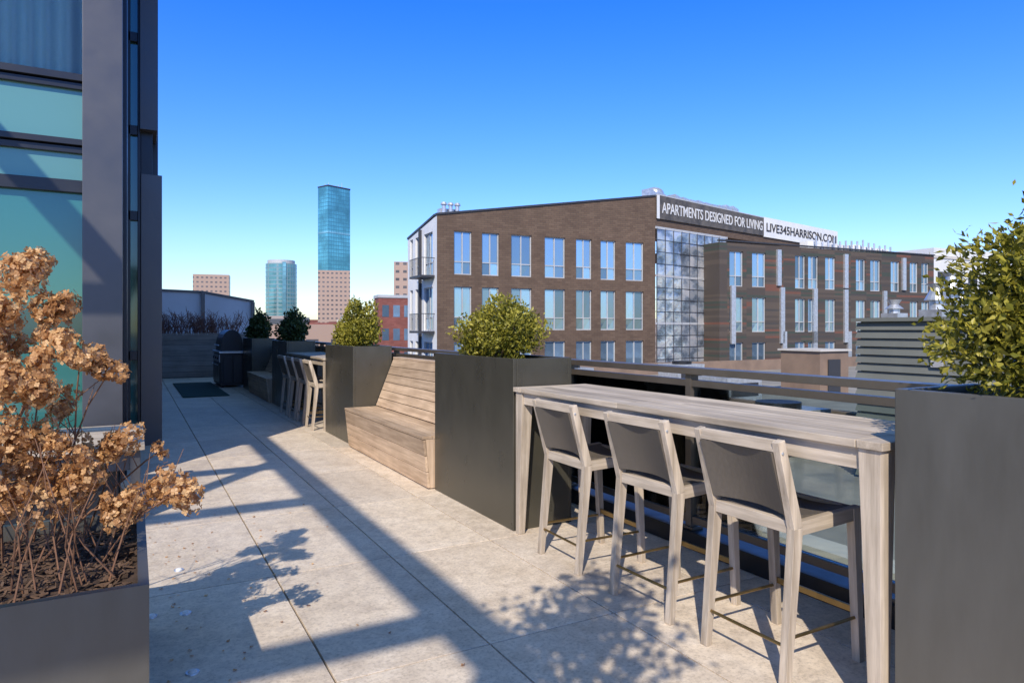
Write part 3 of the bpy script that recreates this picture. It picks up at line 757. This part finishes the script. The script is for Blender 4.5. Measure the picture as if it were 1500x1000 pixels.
for i in range(19):
    z=-1.25+i*.152
    b.hexa([(pX-.02,-6,z),(pX+.05,-6,z),(pX+.05,pY1+.02,z),(pX-.02,pY1+.02,z),(pX+.03,-6,z+.14),(pX+.05,-6,z+.14),(pX+.05,pY1,z+.14),(pX+.03,pY1,z+.14)],'corr')
b.box(pX-.07,22,-6,pY1+.07,1.641,1.71,'corr',.9)
b.box(pX-.05,pX-.025,6.55,6.75,.85,1.05,'frame_w')
b.obj('corrugated_penthouse')
b=B()
for px,d,h in ((1372,15,.70),(1394,15.6,1.0),(1408,16.5,.8),(1310,14,.30)):
    x,y,_=uv2w(px,d); s=.5 if h>.5 else .35
    b.box(x-.5*s,x+.5*s,y-.5*s,y+.5*s,1.65,1.75+h*.25,'steel'); b.cyl((x,y,1.72+h*.2),(x,y,1.75+h*.55),.30*s,.30*s,'steel',16); b.cyl((x,y,1.75+h*.55),(x,y,1.7+h),.5*s,.22*s,'steel',16); b.cyl((x,y,1.7+h),(x,y,1.8+h),.22*s,.40*s,'steel',16)
b.obj('exhaust_hoods')
b=B(); x,y,_=uv2w(1368,72)
ph=Matrix.Translation((x,y,0))@Matrix.Rotation(-math.radians(4),4,'Z')
b.box(0,22,0,16,-22,10.1,'white',M_=ph); b.box(-.1,22,-.1,-.002,9.0,9.3,'beige',M_=ph)
for i in range(6): b.box(.6+i*2.6,2.2+i*2.6,-.02,-.004,6.2,7.6,'frame_d',M_=ph)
b.obj('concrete_building')

# ---------------------------------------------------------------- skyline
def block(name,px0,px1,d,ytop,rz,key,extra=None,z0=-22,ar=1.0):
    zt=H+(482-ytop)/1000*d; wpx=(px1-px0)/1000*d
    x,y,_=uv2w((px0+px1)/2,d); e_=empty(name,(x,y,0),rz)
    view=math.atan2(x,y)
    al=abs(rz+view)%math.pi; al=min(al,math.pi-al)
    k=wpx*math.cos(view-math.radians(29.03))/(abs(math.cos(al))+ar*abs(math.sin(al))); a,c=k/2,k*ar/2
    b=B(); b.box(-a,a,-c,c,z0,zt,key,.5)
    b.obj('tower_body',e_); return e_,a,c,zt
e_,a,c,zt=block('glass_skyscraper',466,513,700,277,math.radians(22),'hancock',ar=.6)
b=B(); b.box(-a-.3,a+.3,-c-.3,c+.3,zt,zt+1.2,'frame_d')
for k in range(6): xx=-a*.8+k*a*.3; b.cyl((xx,0,zt),(xx,0,zt+random.uniform(4,8)),.3,.15,'frame_w',5)
for k in range(1,4): b.box(-a-.1,a+.1,-c-.1,c+.1,zt-k*45-2,zt-k*45,'hancock_l')
b.obj('crown',e_)
x,y,_=uv2w(412,600); zt=H+.095*600
b=B(); n=28
b.cyl((0,0,-22),(0,0,zt),13.0,13.0,'roundtower',n); b.cyl((0,0,zt),(0,0,zt+3),11.5,11.5,'frame_w',n)
for k in range(1,20): b.cyl((0,0,zt-k*3.8),(0,0,zt-k*3.8+.5),13.15,13.15,'hancock_l',n)
b.box(-1.5,1.5,-13.6,-12,-22,zt+1,'hancock_l')
b.obj('round_glass_tower',loc=(x,y,0))
block('brown_office_tower',283,338,520,403,-math.radians(10),'browntower',ar=.6)
block('stone_office_tower',466,513,520,397,-math.radians(15),'browntower',ar=.5)
e_,a,c,zt=block('red_brick_building',548,600,95,437,-math.radians(8),'redbrick',ar=.8)
b=B()
for k in range(3):
    for i in range(3): b.box(-a+.5+i*1.5,-a+1.4+i*1.5,-c-.03,-c-.002,zt-2.6-k*3.2,zt-1.0-k*3.2,'winblue')
b.box(-a-.1,a+.1,-c-.1,c+.1,zt,zt+.4,'frame_w'); b.obj('windows',e_)
block('stone_office_tower',577,598,300,384,-math.radians(20),'browntower',ar=.8)
b=B(); rg=random.Random(9)
for i in range(170):
    px=rg.uniform(200,1700); d=rg.uniform(110,700); ztop=H+(482-rg.uniform(462,486))/1000*d
    if px>600 and d<150: continue
    x,y,_=uv2w(px,d); ww_=rg.uniform(10,26); Mx=Matrix.Translation((x,y,0))@Matrix.Rotation(rg.uniform(-.5,.1),4,'Z')
    b.box(-ww_/2,ww_/2,-ww_/2,ww_/2,-22,ztop,rg.choice(['citywall','redbrick','beige','browntower']),M_=Mx)
b.obj('city_blocks')

# ---------------------------------------------------------------- structures out of frame (cast the terrace's shadows)
sx,sy=tx/-tz,ty/-tz
b=B(); Z=5.6
def gx(X): return X-sx*Z
def gy(Y): return Y-sy*Z
b.box(gx(1.30),gx(1.54),gy(2.5),gy(12.5),Z,Z+.14,'facade')
b.box(gx(-1.6),gx(-1.2),gy(0),gy(9.5),Z,Z+.18,'facade')
for Y in (3.05,5.9,7.6,9.4): b.box(gx(-1.2),gx(1.30),gy(Y),gy(Y+.22),Z+.02,Z+.12,'facade')
for X,Y in ((1.35,2.6),(1.35,8.0),(-1.5,2.6)): b.box(gx(X),gx(X+.15),gy(Y),gy(Y+.15),0,Z,'facade')
b.obj('steel_pergola',bevel=.004)
def small_tree(name,x,y,h,r,n,seed):
    b=B(); vs,fs,rr=leafcloud([(x,y,h,r,r,r*.8),(x+r*.5,y+.2,h+r*.5,r*.6,r*.6,r*.5),(x-r*.5,y-.1,h+r*.3,r*.6,r*.6,r*.5)],n,.04,'leaf',.5,seed,.1)
    b.v=[tuple(v) for v in vs]; b.f=fs; b.m=[b.mi('leaf')]*len(fs); b.r=rr
    b.cyl((x,y,0),(x+.03,y,h),.045,.03,'bark',10)
    for i in range(9):
        a=i*.7; b.cyl((x+.02,y,h*.75),(x+math.cos(a)*r*.8,y+math.sin(a)*r*.8,h+random.uniform(-.1,.5)*r),.015,.005,'bark',6)
    b.obj(name)
small_tree('potted_tree',1.95-sx*2.7,2.75-sy*2.7,2.7,.5,1500,11)
planter(1.95-sx*2.7-.3,1.95-sx*2.7+.3,2.75-sy*2.7-.3,2.75-sy*2.7+.3,.6,'planter')
